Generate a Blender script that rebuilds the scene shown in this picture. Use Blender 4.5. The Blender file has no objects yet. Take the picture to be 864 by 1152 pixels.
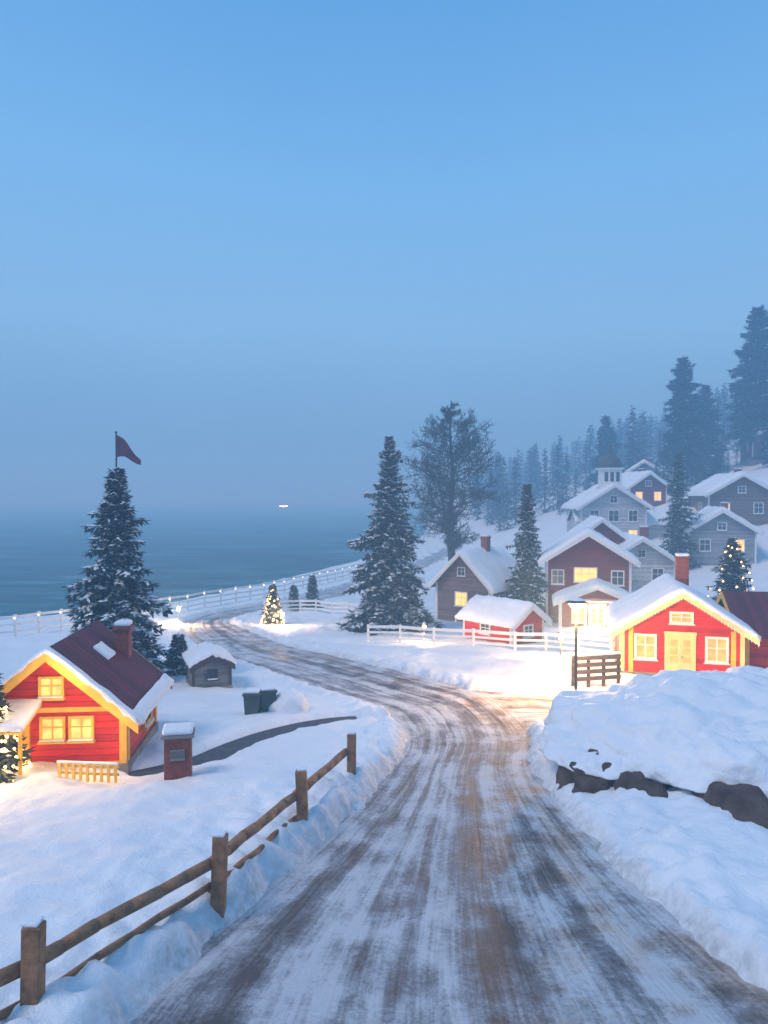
import bpy, math, random
import numpy as np
from mathutils import Vector, Matrix, noise as mn
random.seed(7); np.random.seed(7)
S=bpy.context.scene
COL=S.collection
# ------------------------------------------------------------------ materials
def newmat(n):
    m=bpy.data.materials.new(n); m.use_nodes=True
    nt=m.node_tree; return m,nt,nt.nodes['Principled BSDF']
def ramp(nt,stops,fac=None,interp='LINEAR'):
    r=nt.nodes.new('ShaderNodeValToRGB'); e=r.color_ramp.elements
    r.color_ramp.interpolation=interp
    while len(e)<len(stops): e.new(0.5)
    for i,(p,c) in enumerate(stops):
        e[i].position=p; e[i].color=(c[0],c[1],c[2],1) if not isinstance(c,(int,float)) else (c,c,c,1)
    if fac is not None: nt.links.new(fac,r.inputs[0])
    return r
def noise(nt,scale,detail=4,rough=.55,vec=None,dist=0):
    n=nt.nodes.new('ShaderNodeTexNoise'); n.inputs['Scale'].default_value=scale
    n.inputs['Detail'].default_value=detail; n.inputs['Roughness'].default_value=rough
    n.inputs['Distortion'].default_value=dist
    if vec is not None: nt.links.new(vec,n.inputs['Vector'])
    return n
def mathn(nt,op,a,b=None,c=None):
    n=nt.nodes.new('ShaderNodeMath'); n.operation=op
    for i,v in enumerate((a,b,c)):
        if v is None: continue
        if isinstance(v,(int,float)): n.inputs[i].default_value=v
        else: nt.links.new(v,n.inputs[i])
    return n.outputs[0]
def mixc(nt,fac,a,b):
    n=nt.nodes.new('ShaderNodeMix'); n.data_type='RGBA'
    for i,v in ((0,fac),(6,a),(7,b)):
        if isinstance(v,(int,float)): n.inputs[i].default_value=v
        elif isinstance(v,tuple): n.inputs[i].default_value=(v[0],v[1],v[2],1)
        else: nt.links.new(v,n.inputs[i])
    return n.outputs[2]
def bump(nt,bs,h,dist=.02,strength=.6):
    b=nt.nodes.new('ShaderNodeBump'); b.inputs['Distance'].default_value=dist; b.inputs['Strength'].default_value=strength
    nt.links.new(h,b.inputs['Height']); nt.links.new(b.outputs[0],bs.inputs['Normal']); return b
def simple(n,col,rough=.7,var=.25,scale=3,bd=.01,metal=0):
    m,nt,bs=newmat(n); tc=nt.nodes.new('ShaderNodeTexCoord')
    nz=noise(nt,scale,5,.6,tc.outputs['Object'])
    lo=tuple(c*(1-var) for c in col); hi=tuple(min(1,c*(1+var)) for c in col)
    r=ramp(nt,[(.3,lo),(.7,hi)],nz.outputs[0]); nt.links.new(r.outputs[0],bs.inputs['Base Color'])
    bs.inputs['Roughness'].default_value=rough; bs.inputs['Metallic'].default_value=metal
    n2=noise(nt,scale*8,4,.6,tc.outputs['Object']); bump(nt,bs,n2.outputs[0],bd)
    return m
def siding(n,col,pitch=.16,vertical=False):
    m,nt,bs=newmat(n); tc=nt.nodes.new('ShaderNodeTexCoord')
    sx=nt.nodes.new('ShaderNodeSeparateXYZ'); nt.links.new(tc.outputs['Object'],sx.inputs[0])
    src=sx.outputs[2] if not vertical else sx.outputs[1]
    q=mathn(nt,'DIVIDE',src,pitch); fr=mathn(nt,'FRACT',q); fl=mathn(nt,'FLOOR',q)
    wn=nt.nodes.new('ShaderNodeTexWhiteNoise'); wn.noise_dimensions='1D'; nt.links.new(fl,wn.inputs['W'])
    nz=noise(nt,2.2,6,.65,tc.outputs['Object'])
    s=mathn(nt,'ADD',mathn(nt,'MULTIPLY',wn.outputs[0],.35),mathn(nt,'MULTIPLY',nz.outputs[0],.65))
    lo=tuple(c*.6 for c in col); hi=tuple(min(1,c*1.25) for c in col)
    r=ramp(nt,[(.25,lo),(.75,hi)],s)
    gap=ramp(nt,[(0,.25),(.1,1)],fr)
    mx=nt.nodes.new('ShaderNodeMix'); mx.data_type='RGBA'; mx.blend_type='MULTIPLY'; mx.inputs[0].default_value=1
    nt.links.new(r.outputs[0],mx.inputs[6]); nt.links.new(gap.outputs[0],mx.inputs[7])
    nt.links.new(mx.outputs[2],bs.inputs['Base Color']); bs.inputs['Roughness'].default_value=.65
    bump(nt,bs,gap.outputs[0],.02,.8); return m
def emis(n,col,st,var=0.0):
    m,nt,bs=newmat(n); bs.inputs['Base Color'].default_value=(*[c*.5 for c in col],1)
    bs.inputs['Emission Color'].default_value=(*col,1); bs.inputs['Emission Strength'].default_value=st
    tc=nt.nodes.new('ShaderNodeTexCoord'); nz=noise(nt,2.5,2,.5,tc.outputs['Object'])
    r=ramp(nt,[(.3,1-var),(.65,1)],nz.outputs[0])
    nt.links.new(mathn(nt,'MULTIPLY',r.outputs[0],st),bs.inputs['Emission Strength']); return m
def snowmat(n='snow',terrain=False):
    m,nt,bs=newmat(n); geo=nt.nodes.new('ShaderNodeNewGeometry'); P=geo.outputs['Position']
    n1=noise(nt,.35,4,.55,P); n2=noise(nt,6,6,.65,P); n3=noise(nt,55,3,.6,P)
    c=ramp(nt,[(.3,(.75,.80,.87)),(.7,(.86,.885,.92))],n1.outputs[0]).outputs[0]
    if terrain:
        sp=nt.nodes.new('ShaderNodeSeparateXYZ'); nt.links.new(P,sp.inputs[0])
        z=mathn(nt,'ADD',sp.outputs[2],mathn(nt,'MULTIPLY',n1.outputs[0],.25))
        f=ramp(nt,[(0,1),(1,0)],mathn(nt,'MULTIPLY',mathn(nt,'ADD',z,5.05),4)).outputs[0]
        c=mixc(nt,f,c,(.2,.19,.19))
        at=nt.nodes.new('ShaderNodeAttribute'); at.attribute_name='dirt'
        d=mathn(nt,'MULTIPLY',at.outputs['Fac'],ramp(nt,[(.35,.15),(.65,1)],n2.outputs[0]).outputs[0])
        c=mixc(nt,d,c,(.34,.32,.32))
    nt.links.new(c,bs.inputs['Base Color']); bs.inputs['Roughness'].default_value=.62
    h=mathn(nt,'ADD',n2.outputs[0],mathn(nt,'MULTIPLY',n3.outputs[0],.18)); bump(nt,bs,h,.09,.65)
    return m
SNOW=snowmat(); GROUND=snowmat('snow_ground_material',True)
BARK=simple('bark',(.06,.048,.04),.9,.4,6,.03)
NEEDLE=simple('spruce_needles',(.026,.046,.046),.8,.5,1.2)
NEEDLE2=simple('pine_needles',(.026,.04,.045),.85,.4,.6)
TWIG=simple('twigs',(.035,.032,.034),.9,.3,2)
WOOD=simple('weathered_wood',(.33,.16,.075),.8,.45,7,.02)
DWOOD=simple('dark_wood',(.07,.05,.045),.8,.35,6,.02)
GWOOD=siding('grey_boards',(.2,.19,.18),.14)
WHITE=simple('white_paint',(.78,.77,.74),.5,.08,3,.003)
YEL=simple('ochre_trim_paint',(.78,.45,.05),.5,.15,3,.004)
CREAM=simple('cream_trim_paint',(.78,.60,.26),.5,.12,3,.004)
RED=siding('red_boards',(.58,.018,.010),.17)
BURG=siding('burgundy_boards',(.23,.022,.035),.18)
GREYW=siding('grey_siding',(.3,.3,.32),.2)
BROWNW=siding('brown_siding',(.2,.13,.115),.2)
PALE=siding('pale_siding',(.56,.56,.58),.2)
MAROON=siding('maroon_metal_roof',(.12,.008,.022),.3,True)
DROOF=simple('dark_roofing',(.06,.055,.06),.7,.3,4)
BRICK=simple('brick',(.22,.06,.045),.85,.35,6,.02)
STONE=simple('foundation_stone',(.2,.19,.18),.9,.35,2,.05)
ROCK=simple('rock',(.10,.07,.055),.9,.6,1.6,.12)
GLASSD,_nt,_b=newmat('dark_glass'); _b.inputs['Base Color'].default_value=(.04,.06,.09,1); _b.inputs['Roughness'].default_value=.1
WARM=emis('lit_window',(1,.58,.16),1.5,.75)
WARM3=emis('lit_window_dim',(1,.52,.16),.75,.7)
WARM2=emis('lit_window_soft',(1,.50,.12),2.2,.5)
BEAD=emis('string_light_bulb',(1,.62,.18),10)
LAMPG=emis('lamp_glass',(1,.72,.36),14)
METAL=simple('dark_metal',(.04,.045,.05),.5,.2,4,.002,.3)
BINM=simple('bin_plastic',(.05,.075,.07),.5,.2,4)
FLAG=simple('flag_cloth',(.10,.035,.06),.8,.4,3)
TYRE=simple('tyre_rubber',(.02,.02,.02),.8,.2,5)
# ------------------------------------------------------------------ mesh helpers
class B:
    def __init__(s): s.v=[]; s.f=[]; s.m=[]
    def add(s,vs,fs,mi=0):
        o=len(s.v); s.v+= [tuple(p) for p in vs]; s.f+=[tuple(i+o for i in f) for f in fs]; s.m+=[mi]*len(fs)
    def box(s,c,d,M=None,mi=0):
        x,y,z=c; a,b,h=d[0]/2,d[1]/2,d[2]/2
        vs=[Vector((sx*a,sy*b,sz*h)) for sz in(-1,1) for sy in(-1,1) for sx in(-1,1)]
        if M is not None: vs=[M@p for p in vs]
        vs=[p+Vector(c) for p in vs]
        s.add(vs,[(0,2,3,1),(4,5,7,6),(0,1,5,4),(2,6,7,3),(0,4,6,2),(1,3,7,5)],mi)
    def prism(s,pts,y0,y1,mi=0):
        n=len(pts); vs=[(p[0],y0,p[1]) for p in pts]+[(p[0],y1,p[1]) for p in pts]
        fs=[tuple(range(n)),tuple(range(2*n-1,n-1,-1))]+[(i,i+n,(i+1)%n+n,(i+1)%n) for i in range(n)]
        s.add(vs,fs,mi)
    def tube(s,a,b,ra,rb,n=6,mi=0,cap=False):
        a=Vector(a); b=Vector(b); d=(b-a)
        if d.length<1e-6: return
        d.normalize(); u=d.orthogonal().normalized(); w=d.cross(u)
        vs=[]
        for p,r in((a,ra),(b,rb)):
            for i in range(n):
                t=2*math.pi*i/n; vs.append(p+u*(r*math.cos(t))+w*(r*math.sin(t)))
        fs=[(i,(i+1)%n,(i+1)%n+n,i+n) for i in range(n)]
        if cap: fs+= [tuple(range(n-1,-1,-1)),tuple(range(n,2*n))]
        s.add(vs,fs,mi)
    def octa(s,c,rx,ry=None,rz=None,ang=0,mi=0):
        ry=ry or rx; rz=rz or rx; ca,sa=math.cos(ang),math.sin(ang)
        vs=[]
        for p in((rx,0,0),(-rx,0,0),(0,ry,0),(0,-ry,0),(0,0,rz),(0,0,-rz)):
            vs.append((c[0]+p[0]*ca-p[1]*sa,c[1]+p[0]*sa+p[1]*ca,c[2]+p[2]))
        s.add(vs,[(0,2,4),(2,1,4),(1,3,4),(3,0,4),(2,0,5),(1,2,5),(3,1,5),(0,3,5)],mi)
    def obj(s,name,mats,parent=None,bevel=0,smooth=False,loc=None):
        me=bpy.data.meshes.new(name); me.from_pydata(s.v,[],s.f)
        if not isinstance(mats,(list,tuple)): mats=[mats]
        for m in mats: me.materials.append(m)
        if len(mats)>1: me.polygons.foreach_set('material_index',s.m)
        if smooth: me.polygons.foreach_set('use_smooth',[True]*len(s.f))
        me.update(); o=bpy.data.objects.new(name,me); COL.objects.link(o)
        if parent: o.parent=parent
        if loc: o.location=loc
        if bevel:
            b=o.modifiers.new('bevel','BEVEL'); b.width=bevel; b.segments=2; b.limit_method='ANGLE'
        return o
def empty(name,loc,rz=0):
    e=bpy.data.objects.new(name,None); e.location=loc; e.rotation_euler=(0,0,rz); COL.objects.link(e); return e
# ------------------------------------------------------------------ terrain functions
def sstep(a,b,x):
    t=np.clip((x-a)/(b-a),0,1); return t*t*(3-2*t)
SHY=[-200,40,55,62.5,72,90,117,146,220,400,1600]; SHX=[-90,-60,-40,-32.5,-21.8,-14.3,-5.9,3,18,50,300]
def g(x,y):
    x=np.asarray(x,float); y=np.asarray(y,float)
    s=.08*(60-np.clip(y,-30,1e9)); k=.22
    z=-4.8+k*np.logaddexp(0,s/k)
    k2=3.; z=z+np.minimum(.3*k2*np.logaddexp(0,(x-12)/k2),70)*sstep(62,112,y)
    dsh=np.interp(y,SHY,SHX)-x
    z=z-.12*np.clip(dsh+3,0,None)
    return np.maximum(z,-16)
def catmull(P,n):
    P=[np.array(p,float) for p in P]; P=[2*P[0]-P[1]]+P+[2*P[-1]-P[-2]]; out=[]
    for i in range(1,len(P)-2):
        for k in range(n):
            t=k/n; a,b,c,d=P[i-1:i+3]
            out.append(.5*((2*b)+(-a+c)*t+(2*a-5*b+4*c-d)*t*t+(-a+3*b-3*c+d)*t**3))
    out.append(P[-2]); return np.array(out)
RL=[(-4.2,-8),(-3.7,0),(-3.3,5),(-2.8,8.9),(-1.85,11.9),(-.6,15.5),(.35,19),(.8,22),(.35,25.6),(-1.1,28),(-3.5,31.8),(-6.2,36.3),(-9.4,41.2),(-13.5,51),(-15.9,59.5),(-15.6,64.5),(-12.8,69.5),(-8,77),(-2,93),(6,122),(16,160)]
RR=[(6.2,-8),(5.7,0),(5.1,5),(4.6,8.9),(4.1,11.9),(3.75,15.5),(3.7,19),(4.4,23.2),(4.0,28.9),(2.3,32.3),(-.1,36.3),(-3.06,41),(-6.4,46),(-10.2,54.6),(-12.6,60),(-12.5,63),(-10.5,66.5),(-5.5,74),(.8,90),(9,118),(19,157)]
NS=8
CL=catmull(RL,NS); CR=catmull(RR,NS)
SL=catmull([(3.0,23.2),(6,24.0),(10,24),(16,23),(30,21)],5); SR=catmull([(3.0,30.6),(6,29.2),(10,27.9),(16,26.5),(30,25)],5)
PC=catmull([(-6.2,18.3),(-4.98,19.6),(-4.3,21.2),(-3.5,22.7),(-2.3,24.1),(-.9,24.8),(.7,24.6)],6)
tg=np.gradient(PC,axis=0); nn=np.stack([-tg[:,1],tg[:,0]],1); nn/=np.linalg.norm(nn,axis=1)[:,None]
PL=PC+nn*.40; PR=PC-nn*.40
def sdpoly(X,Y,L,R):
    poly=np.vstack([L,R[::-1]]); n=len(poly); best=np.full(X.shape,1e9); ins=np.zeros(X.shape,bool)
    for i in range(n):
        a=poly[i]; b=poly[(i+1)%n]; d=b-a; l2=(d**2).sum()+1e-12
        t=np.clip(((X-a[0])*d[0]+(Y-a[1])*d[1])/l2,0,1)
        best=np.minimum(best,(X-a[0]-t*d[0])**2+(Y-a[1]-t*d[1])**2)
        c=((a[1]>Y)!=(b[1]>Y)); xx=(b[0]-a[0])*(Y-a[1])/(b[1]-a[1]+1e-15)+a[0]
        ins^=(c&(X<xx))
    s=np.sqrt(best); return np.where(ins,-s,s)
def axis(segs,far_lo,far_hi):
    v=[]
    for a,b,st in segs: v+=list(np.arange(a,b,st))
    lo=[];x=v[0];st=.5
    while x>far_lo: x-=st; st*=1.22; lo.append(x)
    hi=[];x=v[-1];st=.5
    while x<far_hi: x+=st; st*=1.16; hi.append(x)
    return np.array(lo[::-1]+v+hi)
xs=axis([(-30,-12,.35),(-12,12,.11),(12,40,.4)],-3000,3000)
ys=axis([(3,27,.11),(27,90,.32)],-60,4000)
X,Y=np.meshgrid(xs,ys); Z=g(X,Y)
near=(Y<170)&(Y>-12)&(np.abs(X)<60)
xn=X[near]; yn=Y[near]
sdp=sdpoly(xn,yn,PL,PR)+.05
sdr=np.minimum(sdpoly(xn,yn,CL,CR),sdpoly(xn,yn,SL,SR))
nz1=np.array([mn.noise((a*.9,b*.9,3.1)) for a,b in zip(xn,yn)])
nz2=np.array([mn.fractal((a*.45,b*.45,9.1),.8,2.1,4) for a,b in zip(xn,yn)])
nz3=np.array([mn.noise((a*3.3,b*3.3,5.7)) for a,b in zip(xn,yn)])
sd=np.minimum(sdr+.22*nz1+.10*nz3,sdp+.06*nz3)
leftb=(sstep(26,20,yn)*sstep(1.5,-1,xn))
th=.2+.16*leftb*sstep(.2,2.5,sdp)+(.15*nz2)*sstep(0,1.5,sd)+.10*np.exp(-((sdr-.7)/.5)**2)*(1+1.2*nz3)+.07*nz3*np.exp(-np.clip(sd,0,9)/2.)
ls=leftb*np.exp(-((sdr-1.2)/1.3)**2)*sstep(.2,1.5,sdp); th+=ls*(.22*np.abs(nz1)+.12*nz3)
zn=-.14+(th+.14)*sstep(-.05,.45,sd)
mb=np.exp(-((xn-8.8)/4.6)**2-((yn-15.)/5)**2)*(xn>2)
zn+=mb*sstep(0,1.6,sd)*(.36+.22*nz2+.12*nz1+.10*nz3)
Zf=Z+.2; Zf[near]=Z[near]+zn
dirt=np.zeros(X.shape); dirt[near]=np.clip(1-np.abs(sdr-.1)/.4,0,1)*.8
ny,nx=X.shape
V=np.stack([X.ravel(),Y.ravel(),Zf.ravel()],1)
I=np.arange(ny*nx).reshape(ny,nx); F=np.stack([I[:-1,:-1],I[:-1,1:],I[1:,1:],I[1:,:-1]],-1).reshape(-1,4)
me=bpy.data.meshes.new('snowy_ground')
me.vertices.add(len(V)); me.vertices.foreach_set('co',V.ravel())
me.loops.add(F.size); me.loops.foreach_set('vertex_index',F.ravel().astype(np.int32))
me.polygons.add(len(F)); me.polygons.foreach_set('loop_start',np.arange(0,F.size,4,dtype=np.int32))
me.polygons.foreach_set('use_smooth',np.ones(len(F),bool)); me.update(calc_edges=True)
at=me.attributes.new('dirt','FLOAT','POINT'); at.data.foreach_set('value',dirt.ravel().astype(np.float32))
me.materials.append(GROUND); o=bpy.data.objects.new('snowy_ground',me); COL.objects.link(o)
def gs(x,y):
    i=min(max(np.searchsorted(xs,x)-1,0),nx-2); j=min(max(np.searchsorted(ys,y)-1,0),ny-2)
    tx=(x-xs[i])/(xs[i+1]-xs[i]); ty=(y-ys[j])/(ys[j+1]-ys[j])
    return float(Zf[j,i]*(1-tx)*(1-ty)+Zf[j,i+1]*tx*(1-ty)+Zf[j+1,i]*(1-tx)*ty+Zf[j+1,i+1]*tx*ty)
# ------------------------------------------------------------------ road
def roadmat():
    m,nt,bs=newmat('snowy_asphalt'); uv=nt.nodes.new('ShaderNodeUVMap')
    sp=nt.nodes.new('ShaderNodeSeparateXYZ'); nt.links.new(uv.outputs[0],sp.inputs[0]); u,v=sp.outputs[0],sp.outputs[1]
    def strip(su,sv,det,r=.6,off=0):
        c=nt.nodes.new('ShaderNodeCombineXYZ'); nt.links.new(mathn(nt,'MULTIPLY',u,su),c.inputs[0]); nt.links.new(mathn(nt,'MULTIPLY_ADD',v,sv,off),c.inputs[1])
        return noise(nt,1,det,r,c.outputs[0],.3).outputs[0]
    fine=strip(60,.26,6,.7); med=strip(15,.09,5,.6,7); big=strip(2.2,.10,4,.65,3); patch=strip(6,.55,6,.7,11)
    geo=nt.nodes.new('ShaderNodeNewGeometry'); gn=noise(nt,13,8,.75,geo.outputs['Position']).outputs[0]
    gp=noise(nt,.8,5,.65,geo.outputs['Position']).outputs[0]
    rut=None
    wob=mathn(nt,'MULTIPLY',mathn(nt,'SUBTRACT',big,.5),.28)
    uu=mathn(nt,'ADD',u,wob)
    for c,w,a in((.13,.05,.9),(.30,.03,.5),(.38,.025,.8),(.56,.09,1),(.80,.06,.7)):
        d=mathn(nt,'DIVIDE',mathn(nt,'ABSOLUTE',mathn(nt,'SUBTRACT',uu,c)),w)
        r=mathn(nt,'MULTIPLY',mathn(nt,'MAXIMUM',mathn(nt,'SUBTRACT',1,mathn(nt,'MULTIPLY',d,d)),0),a)
        rut=r if rut is None else mathn(nt,'MAXIMUM',rut,r)
    s=mathn(nt,'MULTIPLY',rut,.40)
    for q,k in((fine,1.3),(med,1.4),(patch,1.6),(gn,1.1),(gp,1.7)):
        s=mathn(nt,'ADD',s,mathn(nt,'MULTIPLY',mathn(nt,'SUBTRACT',q,.5),k))
    s=mathn(nt,'ADD',s,.22)
    c=ramp(nt,[(0,(.62,.64,.68)),(.28,(.44,.45,.49)),(.5,(.25,.25,.275)),(.85,(.08,.074,.076))],s)
    bf=mathn(nt,'MULTIPLY',ramp(nt,[(.45,0),(.68,1)],u).outputs[0],ramp(nt,[(.45,.05),(.62,1)],gp).outputs[0])
    br=nt.nodes.new('ShaderNodeMix'); br.data_type='RGBA'; br.blend_type='MULTIPLY'; nt.links.new(bf,br.inputs[0]); nt.links.new(c.outputs[0],br.inputs[6]); br.inputs[7].default_value=(1,.77,.6,1)
    nt.links.new(br.outputs[2],bs.inputs['Base Color'])
    rr=ramp(nt,[(.3,.75),(.8,.45)],s); nt.links.new(rr.outputs[0],bs.inputs['Roughness'])
    bump(nt,bs,mathn(nt,'MULTIPLY',s,-1),.06,.7); return m
ROAD=roadmat()
def roadmesh(name,L,R,nc,zoff,mat):
    nr=len(L); vs=[];uvs=[]; acc=0
    for i in range(nr):
        if i: acc+=np.linalg.norm((L[i]+R[i])/2-(L[i-1]+R[i-1])/2)
        for j in range(nc+1):
            t=-.07+1.14*j/nc; p=L[i]*(1-t)+R[i]*t
            vs.append((p[0],p[1],float(g(p[0],p[1]))+zoff)); uvs.append((t,acc))
    fs=[(i*(nc+1)+j,i*(nc+1)+j+1,(i+1)*(nc+1)+j+1,(i+1)*(nc+1)+j) for i in range(nr-1) for j in range(nc)]
    b=B(); b.add(vs,fs); o=b.obj(name,mat,smooth=True); ul=o.data.uv_layers.new(name='UVMap')
    for p in o.data.polygons:
        for li in p.loop_indices: ul.data[li].uv=uvs[o.data.loops[li].vertex_index]
    return o
roadmesh('road',CL,CR,16,0,ROAD); roadmesh('side_road',SL,SR,10,-.006,ROAD)
roadmesh('footpath',PL[:-6],PR[:-6],3,.03,simple('path_gravel',(.07,.07,.085),.8,.4,5,.03))
# ------------------------------------------------------------------ sea
m,nt,bs=newmat('sea_water'); geo=nt.nodes.new('ShaderNodeNewGeometry')
mp=nt.nodes.new('ShaderNodeMapping'); mp.inputs['Scale'].default_value=(.06,.17,1); mp.inputs['Rotation'].default_value=(0,0,.12); nt.links.new(geo.outputs['Position'],mp.inputs[0])
w1=noise(nt,1.,9,.72,mp.outputs[0],.5); w2=noise(nt,.05,3,.5,geo.outputs['Position'])
s=mathn(nt,'ADD',mathn(nt,'MULTIPLY',w2.outputs[0],.25),mathn(nt,'MULTIPLY',w1.outputs[0],.75))
r=ramp(nt,[(.38,(.004,.07,.10)),(.52,(.02,.16,.21)),(.62,(.12,.34,.40))],s); nt.links.new(r.outputs[0],bs.inputs['Base Color'])
bs.inputs['Roughness'].default_value=.4; bs.inputs['Specular IOR Level'].default_value=.3
bump(nt,bs,w1.outputs[0],3.,1.)
b=B(); b.add([(-4000,-200,-5.05),(1500,-200,-5.05),(1500,5000,-5.05),(-4000,5000,-5.05)],[(0,1,2,3)]); b.obj('sea',m)
# ------------------------------------------------------------------ houses
def house(name,x,y,rz,w,L,wh,rh,wall,trim,roof=DROOF,over=.4,snow=.22,wins=(),doors=(),chim=None,z=None,verge_snow=False,corner=True,band=False,winmat=None,wtrim=None):
    if z is None: z=min(gs(x,y),gs(x+1,y+2))-.05
    wtrim=wtrim or trim
    E=empty(name,(x,y,z),rz)
    sl=rh/(w/2)
    b=B(); b.prism([(-w/2,0),(w/2,0),(w/2,wh),(0,wh+rh),(-w/2,wh)],0,L); b.obj('walls',wall,E)
    b=B(); b.box((0,L/2,-.9),(w+.12,L+.12,2.1)); b.obj('foundation',STONE,E,.02)
    e=w/2+over; t=.1
    def rzf(xx): return wh+rh-sl*abs(xx)+.02
    b=B(); b.prism([(-e,rzf(e)),(0,rzf(0)),(e,rzf(e)),(e,rzf(e)+t),(0,rzf(0)+t*1.2),(-e,rzf(e)+t)],-over,L+over); b.obj('roof',roof,E)
    def snowgrid(x0,x1,y0,y1,nm):
        nu=34;nv=max(8,int((y1-y0)/.2)); vs=[];fs=[]
        so=random.random()*50
        for j in range(nv+1):
            for i in range(nu+1):
                xx=x0+(x1-x0)*i/nu; yy=y0+(y1-y0)*j/nv
                de=min(xx-x0,x1-xx,yy-y0,y1-yy); k=math.sqrt(min(1,max(0,de/.3)))
                nzv=mn.noise((xx*.9+so,yy*.9,so))+.4*mn.noise((xx*3+so,yy*3,so))
                edge=.45+.35*mn.noise((xx*3+so,yy*3,1))
                vs.append((xx,yy,rzf(xx)+t*1.1+snow*(edge+(1-edge)*k)*(1+.4*nzv)-.25*snow*max(0,1-abs(xx)/.3)))
        o0=len(vs)
        for j in range(nv+1):
            for i in range(nu+1):
                xx=x0+(x1-x0)*i/nu; yy=y0+(y1-y0)*j/nv
                dr=0
                if i in(0,nu): dr=.09*max(0,mn.noise((yy*4+so,2,so))+.2)
                if j==0: dr=.12*max(0,mn.noise((xx*5+so,5,so))+.2)
                vs.append((xx,yy,rzf(xx)+t*.8-dr))
        q=nu+1
        for j in range(nv):
            for i in range(nu): fs.append((j*q+i,j*q+i+1,(j+1)*q+i+1,(j+1)*q+i))
        for i in range(nu):
            fs.append((i,i+o0,i+1+o0,i+1)); k=nv*q+i; fs.append((k,k+1,k+1+o0,k+o0))
        for j in range(nv):
            k=j*q; fs.append((k,k+q,k+q+o0,k+o0)); k=j*q+nu; fs.append((k,k+o0,k+q+o0,k+q))
        bb=B(); bb.add(vs,fs); bb.obj(nm,SNOW,E,smooth=True)
    if snow>0 and not verge_snow: snowgrid(-e-.05,e+.05,-over-.06,L+over+.05,'roof_snow')
    if verge_snow:
        snowgrid(-e-.05,e+.05,-over-.06,-over+.22,'verge_snow')
        snowgrid(e-.2,e+.06,-over+.22,L+over,'eave_snow')
        snowgrid(w*.14,w*.25,L*.5,L*.72,'snow_patch')
        snowgrid(-e-.05,-.3,-over+.22,L+over,'back_slope_snow')
    for nm,y0 in(('bargeboard_front',-over-.05),('bargeboard_back',L+over+.005)):
        b=B(); hb=.2
        for s in(-1,1):
            b.prism([(s*.002,rzf(0)-hb),(s*.002,rzf(0)+t),(s*e,rzf(e)+t),(s*e,rzf(e)-hb)],y0,y0+.045)
        b.obj(nm,trim,E)
    if corner:
        b=B(); cw=min(.18,w*.05)
        for s in(-1,1):
            b.box((s*(w/2-cw/2+.02),-.015,wh/2),(cw,.05,wh)); b.box((s*(w/2+.018),cw/2+.02,wh/2),(.04,cw,wh)); b.box((s*(w/2+.018),L-cw/2,wh/2),(.04,cw,wh))
        b.obj('corner_boards',trim,E)
    if band:
        b=B(); b.box((0,-.02,wh+.02),(w-.3,.045,.12)); b.box((0,-.03,.12),(w+.05,.05,.14)); b.obj('trim_band',trim,E)
    fr=B(); gl=B(); gd=B(); sn=B(); mu=B()
    def face(fc,u,zz,dep,du,dz,dd,bb):
        if fc=='F': bb.box((u,-dep,zz),(du,dd,dz))
        elif fc=='R': bb.box((w/2+dep,u,zz),(dd,du,dz))
        elif fc=='L': bb.box((-w/2-dep,u,zz),(dd,du,dz))
    for wn in wins:
        fc,u,zz,ww,hh,lit=wn[:6]; nm=wn[6] if len(wn)>6 else 2
        f=.1 if ww>.6 else .06
        face(fc,u,zz,.012,ww,hh,.03,gl if lit else gd)
        for s in(-1,1):
            face(fc,u+s*(ww/2+f/2),zz,.035,f,hh+2*f,.09,fr); face(fc,u,zz+s*(hh/2+f/2),.034,ww,f,.085,fr)
        for k in range(1,nm): face(fc,u-ww/2+ww*k/nm,zz,.034,.05 if ww>.6 else .035,hh,.04,mu)
        face(fc,u,zz+hh*.08,.036,ww,.045 if ww>.6 else .03,.034,mu)
        face(fc,u,zz-hh/2-f-.02,.07,ww+3*f,.04,.16,fr)
        face(fc,u,zz-hh/2-f+.03,.08,ww+2*f,.05,.13,sn)
    if fr.v: fr.obj('window_frames',wtrim,E)
    if mu.v: mu.obj('muntins',wtrim,E)
    if gl.v: gl.obj('lit_panes',winmat or (WARM if name.startswith('red') else WARM2),E)
    if gd.v: gd.obj('dark_panes',GLASSD,E)
    if sn.v: sn.obj('sill_snow',SNOW,E,.02)
    for (fc,u,ww,hh) in doors:
        b=B(); b2=B(); b3=B()
        face(fc,u,hh/2,.02,ww,hh,.05,b)
        for s in(-1,1): face(fc,u+s*(ww/2+.06),hh/2,.035,.12,hh+.1,.09,b)
        face(fc,u,hh+.06,.034,ww+.3,.12,.1,b); face(fc,u,hh/2,.05,.04,hh,.03,b)
        for s in(-1,1):
            for k in range(3): face(fc,u+s*ww/4,hh*(.42+.19*k),.048,ww*.3,hh*.15,.012,b2)
        face(fc,u+.08,hh*.48,.07,.03,.12,.04,b3)
        b.obj('door',trim,E); b2.obj('door_panes',winmat or WARM,E); b3.obj('door_handle',METAL,E)
    if chim:
        cx,cy,ch,cs=chim
        b=B(); zb=rzf(cx)-.2; b.box((cx,cy,zb+ch/2),(cs,cs,ch)); b.box((cx,cy,zb+ch),(cs+.1,cs+.1,.1)); b.obj('chimney',BRICK,E,.01)
        b=B(); b.box((cx,cy,zb+ch+.13),(cs+.04,cs+.04,.14)); b.obj('chimney_snow',SNOW,E,.05)
    return E
def plight(name,x,y,z,W,col=(1,.58,.22),r=.12):
    l=bpy.data.lights.new(name,'POINT'); l.energy=W; l.color=col; l.shadow_soft_size=r
    o=bpy.data.objects.new(name,l); o.location=(x,y,z); COL.objects.link(o); return o
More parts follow.
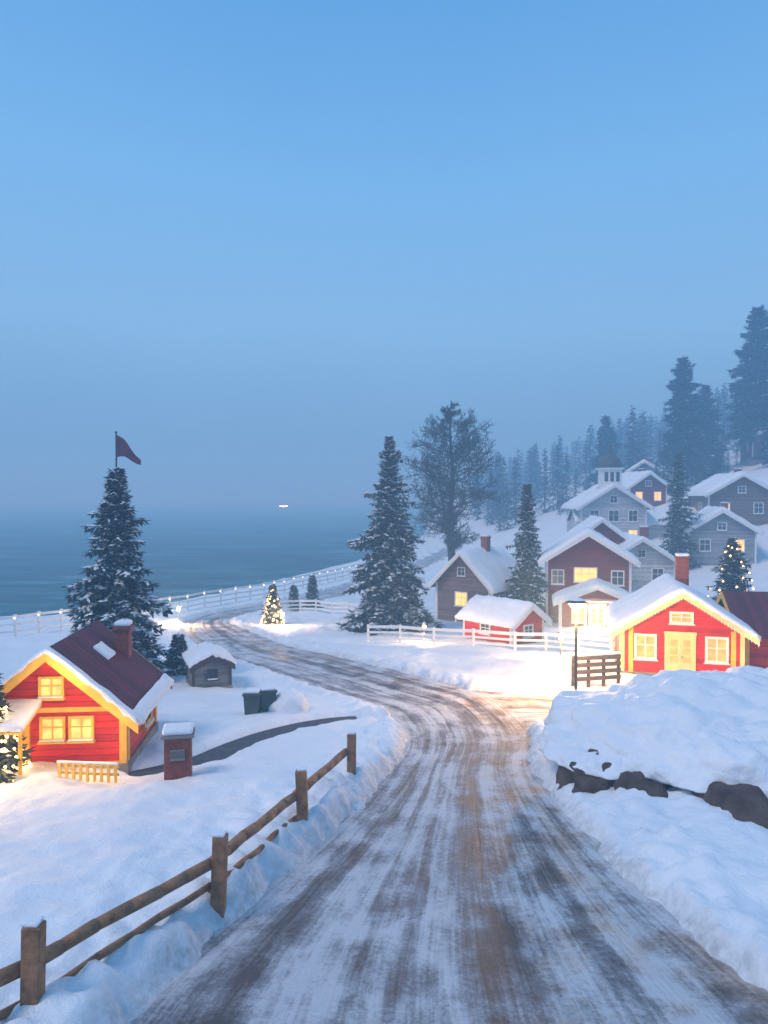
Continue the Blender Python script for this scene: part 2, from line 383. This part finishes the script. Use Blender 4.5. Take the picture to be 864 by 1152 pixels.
c1=house('red_cabin',-8.3,18.4,math.radians(5),3.6,3.4,1.5,1.5,RED,YEL,MAROON,.40,.12,
  wins=[('F',0.,2.1,.5,.42,True,2),('F',.02,1.05,.5,.5,True,2),('F',.72,1.05,.5,.5,True,2),('R',2.1,.85,.7,.55,False)],
  doors=[('F',-1.0,.7,1.3)],chim=(.95,3.1,1.0,.4),verge_snow=True,band=True,z=gs(-8.3,18.4)-.2)
b=B(); b.box((-.95,-.75,1.52),(1.5,1.3,.06),Matrix.Rotation(math.radians(14),3,'X'))
for s in(-1,1): b.box((-.95+s*.66,-1.25,.65),(.08,.08,1.4))
b.obj('porch',YEL,c1,.01)
b=B(); b.box((-.95,-.77,1.63),(1.55,1.35,.16),Matrix.Rotation(math.radians(14),3,'X')); b.obj('porch_snow',SNOW,c1,.06,True)
c2=house('red_cabin.001',13.15,32.6,math.radians(-15),5.1,5.5,2.15,1.6,RED,CREAM,MAROON,.5,.22,
  wins=[('F',-1.5,1.3,.75,.95,True,2),('F',1.45,1.3,.75,.95,True,2),('F',0,2.65,.8,.34,True,2),('R',3,1.25,.8,1,True,2)],
  doors=[('F',-.05,1.05,1.9)],chim=(.35,2.8,1.75,.55),z=gs(13.1,32.7)+.05,winmat=WARM3,wtrim=WHITE)
b=B()
for s in(-1,1): b.box((s*2.12,-.03,1.08),(.2,.05,2.1))
b.obj('yellow_pilasters',YEL,c2)
b=B()
for k in range(46):
    xx=-3.0+6.0*k/45; zz=2.15+1.6-.627*abs(xx)-.1; b.octa((xx,-.57,zz-.06),.02,.02,.06+.05*random.random())
b.obj('icicles',SNOW,c2)
wg=house('annex',0,0,0,4.0,6.5,1.9,1.45,RED,YEL,MAROON,.4,0,wins=[('R',2,1.1,.8,.9,True)],z=0,corner=True)
wg.parent=c2; wg.rotation_euler=(0,0,math.radians(98)); wg.location=(9.2,5.2,-.1)
h1=house('grey_house',6.3,59.2,math.radians(-36),5.0,6.2,3.1,2.5,BROWNW,WHITE,DROOF,.5,.3,
  wins=[('F',-.1,1.9,1.0,1.0,True,2),('F',-.1,4.1,.6,.6,False,2),('R',2,1.7,.9,.9,False),('R',4.3,1.7,.9,.9,False)],chim=(.2,3.5,1.5,.6))
h2=house('red_shed',8.9,45.6,math.radians(38),2.9,4.2,1.45,.95,RED,WHITE,DROOF,.35,.3,wins=[('F',0,.9,.7,.6,False),('L',2.2,.9,.7,.5,False)])
h3=house('burgundy_house',15.9,57.5,math.radians(-12),6.4,8,5.2,2.0,BURG,WHITE,DROOF,.6,.36,
  wins=[('F',-.2,4.0,1.6,1.0,True,3),('F',-2.3,3.8,.8,1,False),('F',2.2,3.8,.8,1,False),('R',2,3.8,1,1.1,False),('R',5,3.8,1,1.1,False)])
pg=house('porch_gable',0,0,0,5.4,2.6,2.3,1.1,BURG,WHITE,DROOF,.5,.32,wins=[('F',-1.3,1.3,.9,1.1,True),('F',1.4,1.3,.9,1.1,True)],doors=[('F',0,1,2.0)],z=0)
pg.parent=h3; pg.location=(.5,-2.65,.0)
b=B()
for xx in(-3.0,-1.0,1.0,3.0): b.box((xx*.9,-1.1,1.2),(.2,.2,2.4))
b.box((0,-.75,2.42),(5.8,.9,.12)); b.obj('veranda_posts',WHITE,pg)
h4=house('pale_house',23.2,66.5,math.radians(-8),5.8,8,4.4,1.9,PALE,WHITE,MAROON,.6,.2,
  wins=[('F',-1.4,3.1,.9,1.1,False),('F',1.4,3.1,.9,1.1,False),('F',-1.4,1.2,.9,1.1,False),('F',1.4,1.2,.9,1.1,True),('F',0,5.0,.6,.6,False)],chim=(1.0,4,1.7,.7))
h4b=house('burgundy_house',20.6,70,math.radians(-8),6,7,5.6,2.3,BURG,WHITE,MAROON,.5,.25,wins=[('F',0,4.8,.9,1.,True),('R',2,3,.9,1,False)])
h5=house('white_manor',29.2,94,math.radians(-4),8.2,10,5.4,2.6,PALE,WHITE,DROOF,.7,.35,
  wins=[('F',-2.4,4.2,1,1.3,False),('F',0,4.2,1.2,1.3,False),('F',2.4,4.2,1,1.3,False),('F',-2.4,1.7,1,1.3,False),('F',2.4,1.7,1,1.3,True),('F',0,6.3,.8,.8,False)])
b=B(); b.box((0,2.2,8.9),(2.5,2.5,2.6)); b.box((0,2.2,10.25),(3.0,3.0,.18)); b.box((0,2.2,7.75),(3.0,3.0,.5)); b.obj('cupola',WHITE,h5,.02)
b=B()
for s in(-1,0,1):
    b.box((s*.72,.93,9.2),(.42,.05,1.2))
b.obj('cupola_windows',GLASSD,h5)
b=B(); n=14
prof=[(1.45,10.34),(1.5,10.8),(1.3,11.4),(.8,11.95),(.35,12.2),(.14,12.9),(.05,13.8)]
for k in range(len(prof)-1): b.tube((0,2.2,prof[k][1]),(0,2.2,prof[k+1][1]),prof[k][0],max(.01,prof[k+1][0]),n)
b.obj('cupola_dome',DROOF,h5,smooth=True)
wg2=house('side_wing',0,0,0,6,7,3.6,1.7,PALE,WHITE,DROOF,.5,.35,wins=[('R',2,2.2,1,1.2,False),('R',4.5,2.2,1,1.2,False)],z=0)
wg2.parent=h5; wg2.location=(-4.0,4.5,0); wg2.rotation_euler=(0,0,math.radians(-90))
wg3=house('east_wing',0,0,0,6,8,3.2,1.7,PALE,WHITE,DROOF,.5,.35,wins=[('L',2,2.2,1,1.2,False)],z=0)
wg3.parent=h5; wg3.location=(12.1,4.5,0); wg3.rotation_euler=(0,0,math.radians(90))
for i,(nm,x,y,r,w,L,wh,rh,ml,tm) in enumerate([('grey_chalet',37.5,82,-14,7,8,4,2.2,GREYW,DROOF),('brown_chalet',44.5,92,-5,8,8,4.5,2.3,BROWNW,DROOF),
    ('hillside_house',47.5,135,-20,7,8,4,2.2,GREYW,DROOF),('hillside_house',60,140,-15,8,8,5,2.3,BROWNW,DROOF),('hillside_house',40,112,8,6,8,3.6,2,BURG,DROOF),('hillside_house',68,128,-12,8,8,4,2.2,BURG,DROOF)]):
    house(nm,x,y,math.radians(r),w,L,wh,rh,ml,WHITE,tm,.6,.4,wins=[('F',-w*.25,wh*.6,1,1.2,i%3==1),('F',w*.25,wh*.6,1,1.2,i%2==0),('L',3,wh*.6,1,1.2,False),('F',0,wh+.5,.8,.7,False)],chim=(1,4,1.6,.7),z=gs(x,y)-.2)
s1=house('garden_shed',-6.95,29.8,math.radians(22),1.5,1.9,1.05,.35,GWOOD,DWOOD,DROOF,.15,.16,doors=[],z=gs(-7,30)-.1,wins=[('F',0,.65,.3,.3,False)])
# ------------------------------------------------------------------ trees
def spruce_geo(h,r,seed,snow=.5,bare=.05,dens=1.,lowdet=False,taper=.9,full=1.):
    R=random.Random(seed); b=B()
    b.tube((0,0,-.4),(0,0,h*.5),r*.06+.03,r*.04+.02,7,0); b.tube((0,0,h*.5),(0,0,h*.99),r*.04+.02,.01,6,0)
    step=(.27 if not lowdet else .8)*(h/12)**.5/dens
    z=h*bare
    while z<h*.985:
        f=(z/h-bare)/(1-bare)
        Lb=r*((1-f)**taper)*(.84+.16*math.sin(z*2.3+seed))*min(1,.7+f*3)+.09*h/12
        nb=R.randint(6,8) if not lowdet else 5
        a0=R.random()*6.28
        for k in range(nb):
            a=a0+6.283*k/nb+R.uniform(-.35,.35); L=Lb*R.uniform(.5,1.15); zz=z+R.uniform(-.5,.5)*step
            if R.random()<.08: L*=1.22
            dx,dy=math.cos(a),math.sin(a); up=.5*f*f-.05; droop=.42*(1-f)+.12
            def P(t): return Vector((dx*L*t,dy*L*t,zz+L*(up*t-droop*t*t+.12*t**4)))
            if not lowdet:
                b.tube(P(0),P(.6),.018+.01*L,.008,3,0)
            ns=max(3,int(L/(.19 if not lowdet else .7)))
            for q in range(ns+1):
                t=.10+.90*(q+.6*R.random())/ns; t=min(t,1); p=P(t)
                for sd_ in(-1,1,0,0,2) if not lowdet else (-1,1,0):
                    sl=(.20+.22*L*(1-t*.55)+.05)*R.uniform(.65,1.35)*full
                    if lowdet: sl*=1.7
                    if sd_==0:
                        d=Vector((dx*.5+R.uniform(-.5,.5),dy*.5+R.uniform(-.5,.5),R.uniform(-1.3,-.3))); sl*=.85
                    elif sd_==2:
                        d=Vector((dx+R.uniform(-.5,.5),dy+R.uniform(-.5,.5),R.uniform(-.2,.3))); sl*=.8
                    else:
                        aa=a+sd_*R.uniform(.5,1.25); d=Vector((math.cos(aa),math.sin(aa),R.uniform(-.6,.0)))
                    d.normalize(); wv=d.cross(Vector((R.uniform(-.5,.5),R.uniform(-.5,.5),1))).normalized()*sl*R.uniform(.14,.24)
                    mid=p+d*sl*.45
                    b.add([p,mid+wv+Vector((0,0,-.03)),p+d*sl,mid-wv+Vector((0,0,-.03))],[(0,1,2,3)],1)
                    if snow and sd_ in(-1,1) and R.random()<snow*.55:
                        up_=Vector((0,0,.03)); w2=wv*.8
                        b.add([p+up_,mid+w2+up_,p+d*sl*.8+up_,mid-w2+up_],[(0,1,2,3)],2)
                if snow and R.random()<snow*(.3+.6*t):
                    s=(.06+.07*L*R.random())*(1 if not lowdet else 1.8)
                    b.octa((p.x+R.uniform(-.1,.1)*L*.3,p.y+R.uniform(-.1,.1)*L*.3,p.z+s*.3),s*R.uniform(1.1,2.2),s*R.uniform(.5,1.1),s*.45,a+R.uniform(-.5,.5),2)
        z+=step*R.uniform(.75,1.25)*(1.1-.45*f)
    return b
def spruce(name,x,y,h,r,seed,snow=.5,bare=.05,dens=1.,lights=0,mat=NEEDLE,taper=.9,full=1.):
    E=empty(name,(x,y,gs(x,y)-.1),0)
    b=spruce_geo(h,r,seed,snow,bare,dens,taper=taper,full=full); b.obj('trunk_and_foliage',[BARK,mat,SNOW],E)
    if lights:
        b=B(); R=random.Random(seed+5)
        for i in range(lights):
            f=R.random()**1.3; a=R.random()*6.28; rr=r*(1-f)**.9*R.uniform(.9,1.08)
            b.octa((math.cos(a)*rr,math.sin(a)*rr,h*(.06+.92*f)-.15*rr),.03+.02*R.random() if y<30 else .07)
        b.obj('fairy_lights',BEAD,E)
    return E
spruce('spruce_tree',-11.5,31.8,9.3,2.95,11,.85,.04,1.1,taper=.9)
spruce('spruce_tree',.4,53.5,14.2,3.8,23,.9,.04,1.05,taper=.9)
spruce('spruce_tree',11.4,59,11.3,2.2,5,.5,.05,1.,taper=.85)
spruce('spruce_tree',33,83,13,2.8,31,.35,.05,.8,taper=.85)
spruce('spruce_tree',23.6,50,6.8,2.6,41,.5,.05,1.,lights=60)
spruce('small_spruce',-9.2,33,1.9,.85,51,.9,.03,1.3)
spruce('small_spruce',-6.6,68,3.2,1.0,52,.6,.03,1.)
spruce('small_spruce',-8.2,67,2.4,.8,53,.6,.03,1.)
spruce('small_spruce',2.0,50.5,1.7,1.0,54,1.,.02,1.3)
spruce('small_spruce',14.6,43,3.0,.9,57,.6,.03,1.2)
spruce('lit_fir_tree',-8.6,57,3.2,.95,55,1.,.03,1.2,lights=110)
spruce('christmas_tree',-9.35,17.3,2.7,.95,56,.15,.04,1.5,lights=420)
for (x,y,h,r,s) in((52,129,23,4.4,61),(66,131,28,5.6,62),(73,136,30,6,66),(59,136,17,3.6,63),(63.5,120,15,3,64),(45,150,17,3.4,65)):
    spruce('pine_tree',x,y,h,r,s,.1,.2 if h>20 else .1,.75,mat=NEEDLE2,taper=.55,full=1.5)
def bare_tree(name,x,y,h,cr,seed):
    R=random.Random(seed); E=empty(name,(x,y,gs(x,y)-.2)); b=B(); tw=B()
    def env(z):
        f=(z/h-.22)/.78
        return cr*math.sin(math.pi*min(1,max(0.02,f))**.85)**.7 if f>0 else .1
    pts=[Vector((.15*math.sin(i*.9),.15*math.cos(i*1.3),h*i/14)) for i in range(15)]
    for i in range(14): b.tube(pts[i],pts[i+1],.46*(1-i/14.5)+.03,.46*(1-(i+1)/14.5)+.03,8)
    def grow(p,d,L,r,lev):
        seg=4; q=p
        for s in range(seg):
            d=(d+Vector((R.uniform(-.16,.16),R.uniform(-.16,.16),R.uniform(-.05,.15)))).normalized()
            n=q+d*(L/seg)
            if lev>=3:
                wv=d.cross(Vector((R.random()-.5,R.random()-.5,R.random()-.5))).normalized()*max(r,.027)
                tw.add([q-wv,q+wv,n+wv*.6,n-wv*.6],[(0,1,2,3)])
            else: b.tube(q,n,r*(1-s/seg*.6),r*(1-(s+1)/seg*.6),4)
            q=n
            if lev<4:
                for k in range(2 if lev<3 else 1):
                    ax=d.orthogonal().normalized(); ax.rotate(Matrix.Rotation(R.random()*6.28,3,d))
                    nd=(d*.75+ax*.75+Vector((0,0,.1))).normalized()
                    grow(q,nd,L*R.uniform(.4,.56),r*.5,lev+1)
    z=h*.24
    while z<h*.95:
        e=env(z+.8)
        for k in range(2):
            a=R.random()*6.28; d=Vector((math.cos(a),math.sin(a),R.uniform(.1,.45))).normalized()
            grow(Vector((0,0,z)),d,max(.9,e*R.uniform(.7,.98)),.12*(1.2-z/h),1)
        z+=h*.026
    b.obj('trunk_and_limbs',BARK,E); tw.obj('twigs',TWIG,E)
bare_tree('bare_tree',6.9,76,20.3,4.2,3)
vars_=[spruce_geo(14,2.6,100+i,.06,.06,.9,True,taper=.75) for i in range(4)]
fv=[];ff=[];fm=[];off=0; R=random.Random(77)
vv=[np.array(b.v) for b in vars_]
pos=[]
while len(pos)<300:
    y=R.uniform(145,330); x=R.uniform(14,130)+ (y-145)*.12
    if x> 20+ (y-145)*.10 and x<y*.58: pos.append((x,y))
for k in range(30):
    pos.append((R.uniform(36,60),R.uniform(118,150)))
for (x,y) in pos:
    i=R.randrange(4); s=R.uniform(.55,1.25); a=R.random()*6.28; ca,sa=math.cos(a),math.sin(a)
    if y<150: s*=.55
    v=vv[i]*s; w=v.copy(); w[:,0]=v[:,0]*ca-v[:,1]*sa+x; w[:,1]=v[:,0]*sa+v[:,1]*ca+y; w[:,2]+=gs(x,y)-.3
    fv.append(w)
    for f,mi in zip(vars_[i].f,vars_[i].m): ff.append(tuple(t+off for t in f)); fm.append(mi)
    off+=len(w)
b=B(); b.v=[tuple(p) for p in np.vstack(fv)]; b.f=ff; b.m=fm; b.obj('distant_forest',[BARK,NEEDLE2,SNOW])
# ------------------------------------------------------------------ fences
R=random.Random(5)
E=empty('wooden_fence',(0,0,0)); P=[(-6.2,4.9),(-3.92,8.15),(-2.48,11.0),(-1.58,14.2),(-.76,17.2)]
posts=B(); rails=B(); caps=B(); tops=[]
for i,(x,y) in enumerate(P):
    z=float(g(x,y))+.22; hh=1.14+R.uniform(-.04,.06); lean=Matrix.Rotation(R.uniform(-.04,.04),3,'X')@Matrix.Rotation(R.uniform(-.04,.04),3,'Y')
    posts.box((x,y,z+hh/2-.2),(.21,.19,hh+.4),lean); caps.box((x,y,z+hh+.02),(.2,.18,.05),lean); tops.append(z)
for i in range(4):
    a=P[i];c=P[i+1]
    for (hz,rr) in((.68,.085),(.27,.05)):
        if hz<.5 and i==3: continue
        A=Vector((a[0]-.13,a[1]-.02,tops[i]+hz)); C=Vector((c[0]-.13,c[1]+.02,tops[i+1]+hz+R.uniform(-.05,.05)))
        prev=A
        for k in range(1,7):
            n=A.lerp(C,k/6)+Vector((R.uniform(-.012,.012),0,R.uniform(-.02,.02)))
            rails.tube(prev,n,rr*R.uniform(.9,1.08),rr,8,cap=True); prev=n
posts.obj('posts',WOOD,E,.018); rails.obj('rails',WOOD,E,smooth=True); caps.obj('post_snow',SNOW,E,.02)
def white_fence(name,pts,h=.95,sp=1.8,rails_=3,mat=WHITE,bulbs=False):
    E=empty(name,(0,0,0)); b=B(); s=B(); last=None; bb=B()
    for a,c in zip(pts[:-1],pts[1:]):
        end=c is pts[-1]
        a=np.array(a);c=np.array(c); n=max(1,int(np.linalg.norm(c-a)/sp))
        for k in range(n+(1 if end else 0)):
            p=a+(c-a)*k/n; z=gs(p[0],p[1]); q=Vector((p[0],p[1],z))
            b.box((q.x,q.y,z+h/2-.1),(.14,.14,h+.25))
            s.box((q.x,q.y,z+h+.06),(.17,.17,.07))
            if bulbs: bb.octa((q.x,q.y-.12,z+h*.9),.08)
            if last is not None:
                d=q-last; L=d.length; M=d.to_track_quat('X','Z').to_matrix(); mid=(q+last)/2
                for r_ in range(rails_):
                    b.box((mid.x,mid.y,mid.z+h*(.25+.68*r_/(rails_-1))),(L,.06,.13),M)
                s.box((mid.x,mid.y,mid.z+h*.93+.09),(L*.96,.08,.05),M)
            last=q
    b.obj('posts_and_rails',mat,E); s.obj('snow_caps',SNOW,E)
    if bulbs: bb.obj('fence_lights',emis('fence_bulb',(1,.85,.6),3),E)
white_fence('shore_fence',[(-30,44),(-24.5,49),(-19.7,62.4),(-12.2,75),(-4.4,94),(2,112)],1.4,2.0,bulbs=True)
white_fence('white_garden_fence',[(-1.0,46.5),(3,44.3),(7.5,42.2),(12.3,39.8)],.95,1.7)
white_fence('white_garden_fence',[(-10.4,64.4),(-7.5,66),(-3,63),(3,60.5)],.95,1.7)
white_fence('white_garden_fence',[(15,43),(20,42),(26,41)],.9,1.7)
E=empty('deck_railing',(0,0,0)); b=B(); s=B(); p=[(7.6,29.6),(9.8,30.8)]
for k in range(4):
    x=p[0][0]+(p[1][0]-p[0][0])*k/3; y=p[0][1]+(p[1][1]-p[0][1])*k/3; b.box((x,y,gs(x,y)+.55),(.12,.12,1.4))
A=Vector((*p[0],gs(*p[0]))); C=Vector((*p[1],gs(*p[1]))); M=(C-A).to_track_quat('X','Z').to_matrix(); mid=(A+C)/2
for q in range(4): b.box((mid.x,mid.y-.08,mid.z+.3+.28*q),((C-A).length+.2,.05,.17),M)
s.box((mid.x,mid.y-.04,mid.z+1.3),((C-A).length+.2,.16,.09),M)
b.obj('boards_and_posts',DWOOD,E,.01); s.obj('snow',SNOW,E,.03)
E=empty('picket_fence',(-7.55,17.1,gs(-7.55,17.1)),math.radians(-6)); b=B(); s=B()
for k in range(9): b.box((k*.17,0,.13),(.07,.03,.42))
for zz in(.1,.27): b.box((.68,.03,zz),(1.5,.03,.06))
s.box((.68,.01,.36),(1.5,.07,.05)); b.obj('pickets',YEL,E,.005); s.obj('snow',SNOW,E,.02)
# ------------------------------------------------------------------ lamps
def lamp(name,x,y,h,W):
    z=gs(x,y); E=empty(name,(x,y,z)); b=B()
    b.tube((0,0,-.2),(0,0,.5),.10,.095,10); b.tube((0,0,.5),(0,0,h-.25),.06,.05,10); b.tube((0,0,h-.25),(0,0,h-.14),.06,.14,10); b.tube((0,0,h+.10),(0,0,h+.22),.44,.10,16,cap=True)
    b.obj('post_and_hood',METAL,E); b=B(); b.tube((0,0,h-.14),(0,0,h+.09),.15,.32,16,cap=True); b.obj('glass',LAMPG,E)
    b=B(); b.tube((0,0,h+.19),(0,0,h+.27),.36,.15,12,cap=True); b.obj('snow_cap',SNOW,E,.03)
    p=plight('lamp_light',0,0,h-.42,W,(1,.60,.26),.2); p.parent=E
lamp('street_lamp',7.35,28.2,3.8,3600)
def added_lantern(x,y,W,h=.9):  # lanterns added to give the warm glows a source; real source unknown
    E=empty('added_garden_lantern',(x,y,gs(x,y))); b=B(); b.tube((0,0,-.2),(0,0,h-.2),.04,.04,8)
    b.box((0,0,h-.19),(.26,.26,.03)); 
    for sx in(-1,1):
        for sy in(-1,1): b.box((sx*.11,sy*.11,h-.03),(.02,.02,.3))
    b.tube((0,0,h+.12),(0,0,h+.26),.2,.03,4,cap=True); b.obj('frame',METAL,E)
    b=B(); b.box((0,0,h-.04),(.17,.17,.24)); b.obj('glass',LAMPG,E)
    b=B(); b.tube((0,0,h+.2),(0,0,h+.3),.14,.04,8,cap=True); b.obj('snow',SNOW,E)
    p=plight('added_lantern_light',0,-.26,h-.05,W,(1,.65,.29),.1); p.parent=E
added_lantern(-7.7,56.0,650); added_lantern(2.5,46.0,520); added_lantern(9.5,39.6,1100,1.1); added_lantern(-16.2,58.3,1100,1.1)
for nm,par,x,y,z,W in(('eave_light',c2,0,-1.6,3.2,50),('eave_light',c2,-2.7,-1.6,1.3,90),('eave_light',c2,2.7,-1.6,1.3,80),('eave_light',c2,-3.9,.5,1.6,380),
                      ('eave_light',c1,0.5,-1.1,2.5,65),('eave_light',c1,-1.2,-2.0,.9,240),('eave_light',c1,1.4,-1.1,1.1,35)):
    p=plight(nm,x,y,z,W,(1,.6,.2),.1); p.parent=par
p=plight('porch_light',.5,-4.2,1.9,420,(1,.6,.25),.15); p.parent=h3
# ------------------------------------------------------------------ boulder under snow
def blob(name,c,r,mat,seed,amp,sub=5,freq=.5,ex=2.0,small=.04,under=0,parent=None,ang=0,flat=False):
    import bmesh
    bm=bmesh.new(); bmesh.ops.create_icosphere(bm,subdivisions=sub,radius=1)
    for v in bm.verts:
        n=v.co.normalized(); k=(abs(n.x)**ex+abs(n.y)**ex+abs(n.z)**ex)**(-1/ex); p=n*k
        if under and p.z<.1:
            q=1-under*min(1,(.1-p.z)/.12); p.x*=q; p.y*=q
        w=Vector((p.x*r[0],p.y*r[1],p.z*r[2])); sv=Vector((seed,3,0))
        d=amp*mn.fractal(w*freq+Vector((seed,0,0)),.9,2.1,4)+small*(mn.noise(w*2.2+sv)+.6*mn.noise(w*4.5+sv)+.35*mn.noise(w*9+sv))
        v.co=w+n*d
    me=bpy.data.meshes.new(name); bm.to_mesh(me); bm.free(); me.materials.append(mat)
    for p in me.polygons: p.use_smooth=not flat
    o=bpy.data.objects.new(name,me); o.location=c; o.rotation_euler=(0,0,ang); COL.objects.link(o)
    if parent: o.parent=parent
    return o
E=empty('snow_covered_boulder',(8.9,18.3,float(g(8.9,18.3))))
blob('snow_cap',(.6,.4,.75),(5.3,3.8,1.6),SNOW,4.3,.42,6,.45,2.0,.13,.32,E)
blob('snow_lobe',(-3.0,-.4,.72),(2.1,2.1,.8),SNOW,14.3,.25,6,.6,2.0,.11,.35,E)
blob('snow_lobe_2',(-.9,-1.7,.8),(2.6,1.9,1.0),SNOW,24.3,.25,6,.6,2.0,.11,.35,E)
blob('snow_lobe_3',(2.6,-1.3,.9),(2.6,1.9,1.0),SNOW,34.3,.25,6,.6,2.0,.11,.35,E)
for i,(x,y,z,rx,ry,rz) in enumerate([(-4.1,-1.6,.48,.75,.65,.48),(-3.2,-2.2,.5,.8,.6,.42),(-1.7,-3.25,.52,1.25,.7,.5),(.3,-3.35,.6,1.1,.7,.5),(2.0,-3.0,.6,1.2,.7,.5)]):
    blob('rock_%d'%i,(x,y,z),(rx,ry,rz),ROCK,20+i*3,.3,4,1.3,2.8,.12,0,E,i*.7)
blob('core_rock',(.4,.3,.0),(4.0,2.9,1.1),ROCK,50,.3,5,1.,2.4,.1,0,E)
# ------------------------------------------------------------------ pillar mailbox, bins, flagpole
E=empty('brick_mailbox_pillar',(-4.9,17.5,gs(-4.9,17.5)),.2); b=B(); b.box((0,0,.45),(.62,.5,1.15)); b.obj('pillar',BRICK,E,.02)
b=B(); b.box((0,0,1.05),(.76,.64,.07)); b.box((0,-.27,.62),(.34,.04,.26)); b.obj('slab_and_plate',GWOOD,E,.01)
b=B(); b.box((0,0,1.16),(.7,.58,.16)); b.obj('snow',SNOW,E,.06)
for i,(x,y) in enumerate(((-4.45,24.9),(-4.0,25.3))):
    E=empty('rubbish_bin',(x,y,gs(x,y)),.3*i); b=B(); b.prism([(-.22,0),(.22,0),(.27,.68),(-.27,.68)],-.25,.25); b.box((0,-.02,.71),(.6,.58,.06)); b.obj('body_and_lid',BINM,E,.015)
    b=B()
    for s in(-1,1): b.tube((s*.2-.03,.26,.06),(s*.2+.03,.26,.06),.08,.08,10,cap=True)
    b.obj('wheels',TYRE,E); b=B(); b.box((0,0,.8),(.5,.5,.1)); b.obj('snow',SNOW,E,.04)
blob('snow_heap',(-3.3,25.3,gs(-3.3,25.3)+.15),(.7,.5,.5),SNOW,2.,.15,4,1.2)
E=empty('flagpole',(-11.55,31.95,gs(-11.55,31.95))); b=B(); H=10.6; b.tube((0,0,0),(0,0,H),.06,.035,8); b.octa((0,0,H+.06),.07); b.obj('pole',METAL,E)
b=B(); vs=[];n=12
for i in range(n+1):
    t=i/n
    for j in range(6):
        s=j/5; vs.append((.04+.98*t,.14*math.sin(t*7+s)*t,H-.05-.95*s*(1-t*.75)-.95*t+.1*math.sin(t*5)))
b.add(vs,[(i*6+j,i*6+j+1,(i+1)*6+j+1,(i+1)*6+j) for i in range(n) for j in range(5)]); b.obj('flag',FLAG,E,smooth=True)
# ------------------------------------------------------------------ boat
E=empty('ferry_boat',(-93,690,-5.0),.1); b=B(); b.prism([(-6,0),(6,0),(7.5,1.8),(-7,1.8)],-1.6,1.6); b.box((-1,0,2.6),(8,2.6,1.6)); b.box((-2,0,3.9),(4,2,1.0)); b.obj('hull_and_cabin',WHITE,E)
b=B(); b.box((-1,-1.33,2.7),(7.4,.05,.8)); b.obj('lit_windows',emis('ferry_windows',(.9,.97,1),22),E)
# ------------------------------------------------------------------ fog
m=bpy.data.materials.new('haze'); m.use_nodes=True; nt=m.node_tree; nt.nodes.clear()
out=nt.nodes.new('ShaderNodeOutputMaterial'); vs_=nt.nodes.new('ShaderNodeVolumeScatter'); vs_.inputs['Color'].default_value=(.50,.80,1,1); DEN=.0050; vs_.inputs['Density'].default_value=DEN; vs_.inputs['Anisotropy'].default_value=.1
haze_glow=nt.nodes.new('ShaderNodeEmission'); haze_glow.inputs['Color'].default_value=(.012,.08,.22,1); haze_glow.inputs['Strength'].default_value=DEN  # haze glows faintly by itself, standing in for multiple scattering
adn=nt.nodes.new('ShaderNodeAddShader'); nt.links.new(vs_.outputs[0],adn.inputs[0]); nt.links.new(haze_glow.outputs[0],adn.inputs[1]); nt.links.new(adn.outputs[0],out.inputs['Volume'])
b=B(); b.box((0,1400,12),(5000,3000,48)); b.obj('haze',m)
# ------------------------------------------------------------------ world & sun
w=bpy.data.worlds.new('World'); S.world=w; w.use_nodes=True; nt=w.node_tree; bg=nt.nodes['Background']
tc=nt.nodes.new('ShaderNodeTexCoord'); sp=nt.nodes.new('ShaderNodeSeparateXYZ'); nt.links.new(tc.outputs['Generated'],sp.inputs[0])
cl=noise(nt,1.6,4,.5,tc.outputs['Generated'])
zz=mathn(nt,'ADD',sp.outputs[2],mathn(nt,'MULTIPLY',mathn(nt,'SUBTRACT',cl.outputs[0],.5),.12))
r=ramp(nt,[(0,(.11,.27,.48)),(.07,(.14,.34,.60)),(.22,(.23,.50,.86)),(.40,(.18,.47,.88)),(.58,(.11,.36,.78)),(1,(.14,.39,.80))],zz)
sky=nt.nodes.new('ShaderNodeTexSky'); sky.sky_type='NISHITA'; sky.sun_disc=False; sky.sun_elevation=math.radians(52); sky.sun_rotation=math.radians(235)
sc=nt.nodes.new('ShaderNodeVectorMath'); sc.operation='SCALE'; nt.links.new(sky.outputs[0],sc.inputs[0]); sc.inputs[3].default_value=.004
ad=nt.nodes.new('ShaderNodeVectorMath'); ad.operation='ADD'; nt.links.new(r.outputs[0],ad.inputs[0]); nt.links.new(sc.outputs[0],ad.inputs[1])
nt.links.new(ad.outputs[0],bg.inputs[0]); bg.inputs[1].default_value=1.0
l=bpy.data.lights.new('sun','SUN'); l.energy=1.5; l.angle=math.radians(20); l.color=(1,.92,.88)
o=bpy.data.objects.new('sun',l); COL.objects.link(o)
d=Vector((.5,.35,-.8)); o.rotation_euler=d.to_track_quat('-Z','Y').to_euler()
# ------------------------------------------------------------------ camera
c=bpy.data.cameras.new('camera'); c.sensor_fit='VERTICAL'; c.sensor_height=36; c.lens=26; c.clip_end=8000; c.clip_start=.1
o=bpy.data.objects.new('camera',c); o.location=(0,0,5.5); o.rotation_euler=(math.radians(90-1.1),0,0); COL.objects.link(o); S.camera=o
S.view_settings.view_transform='Standard'; S.view_settings.look='None'; S.view_settings.exposure=0
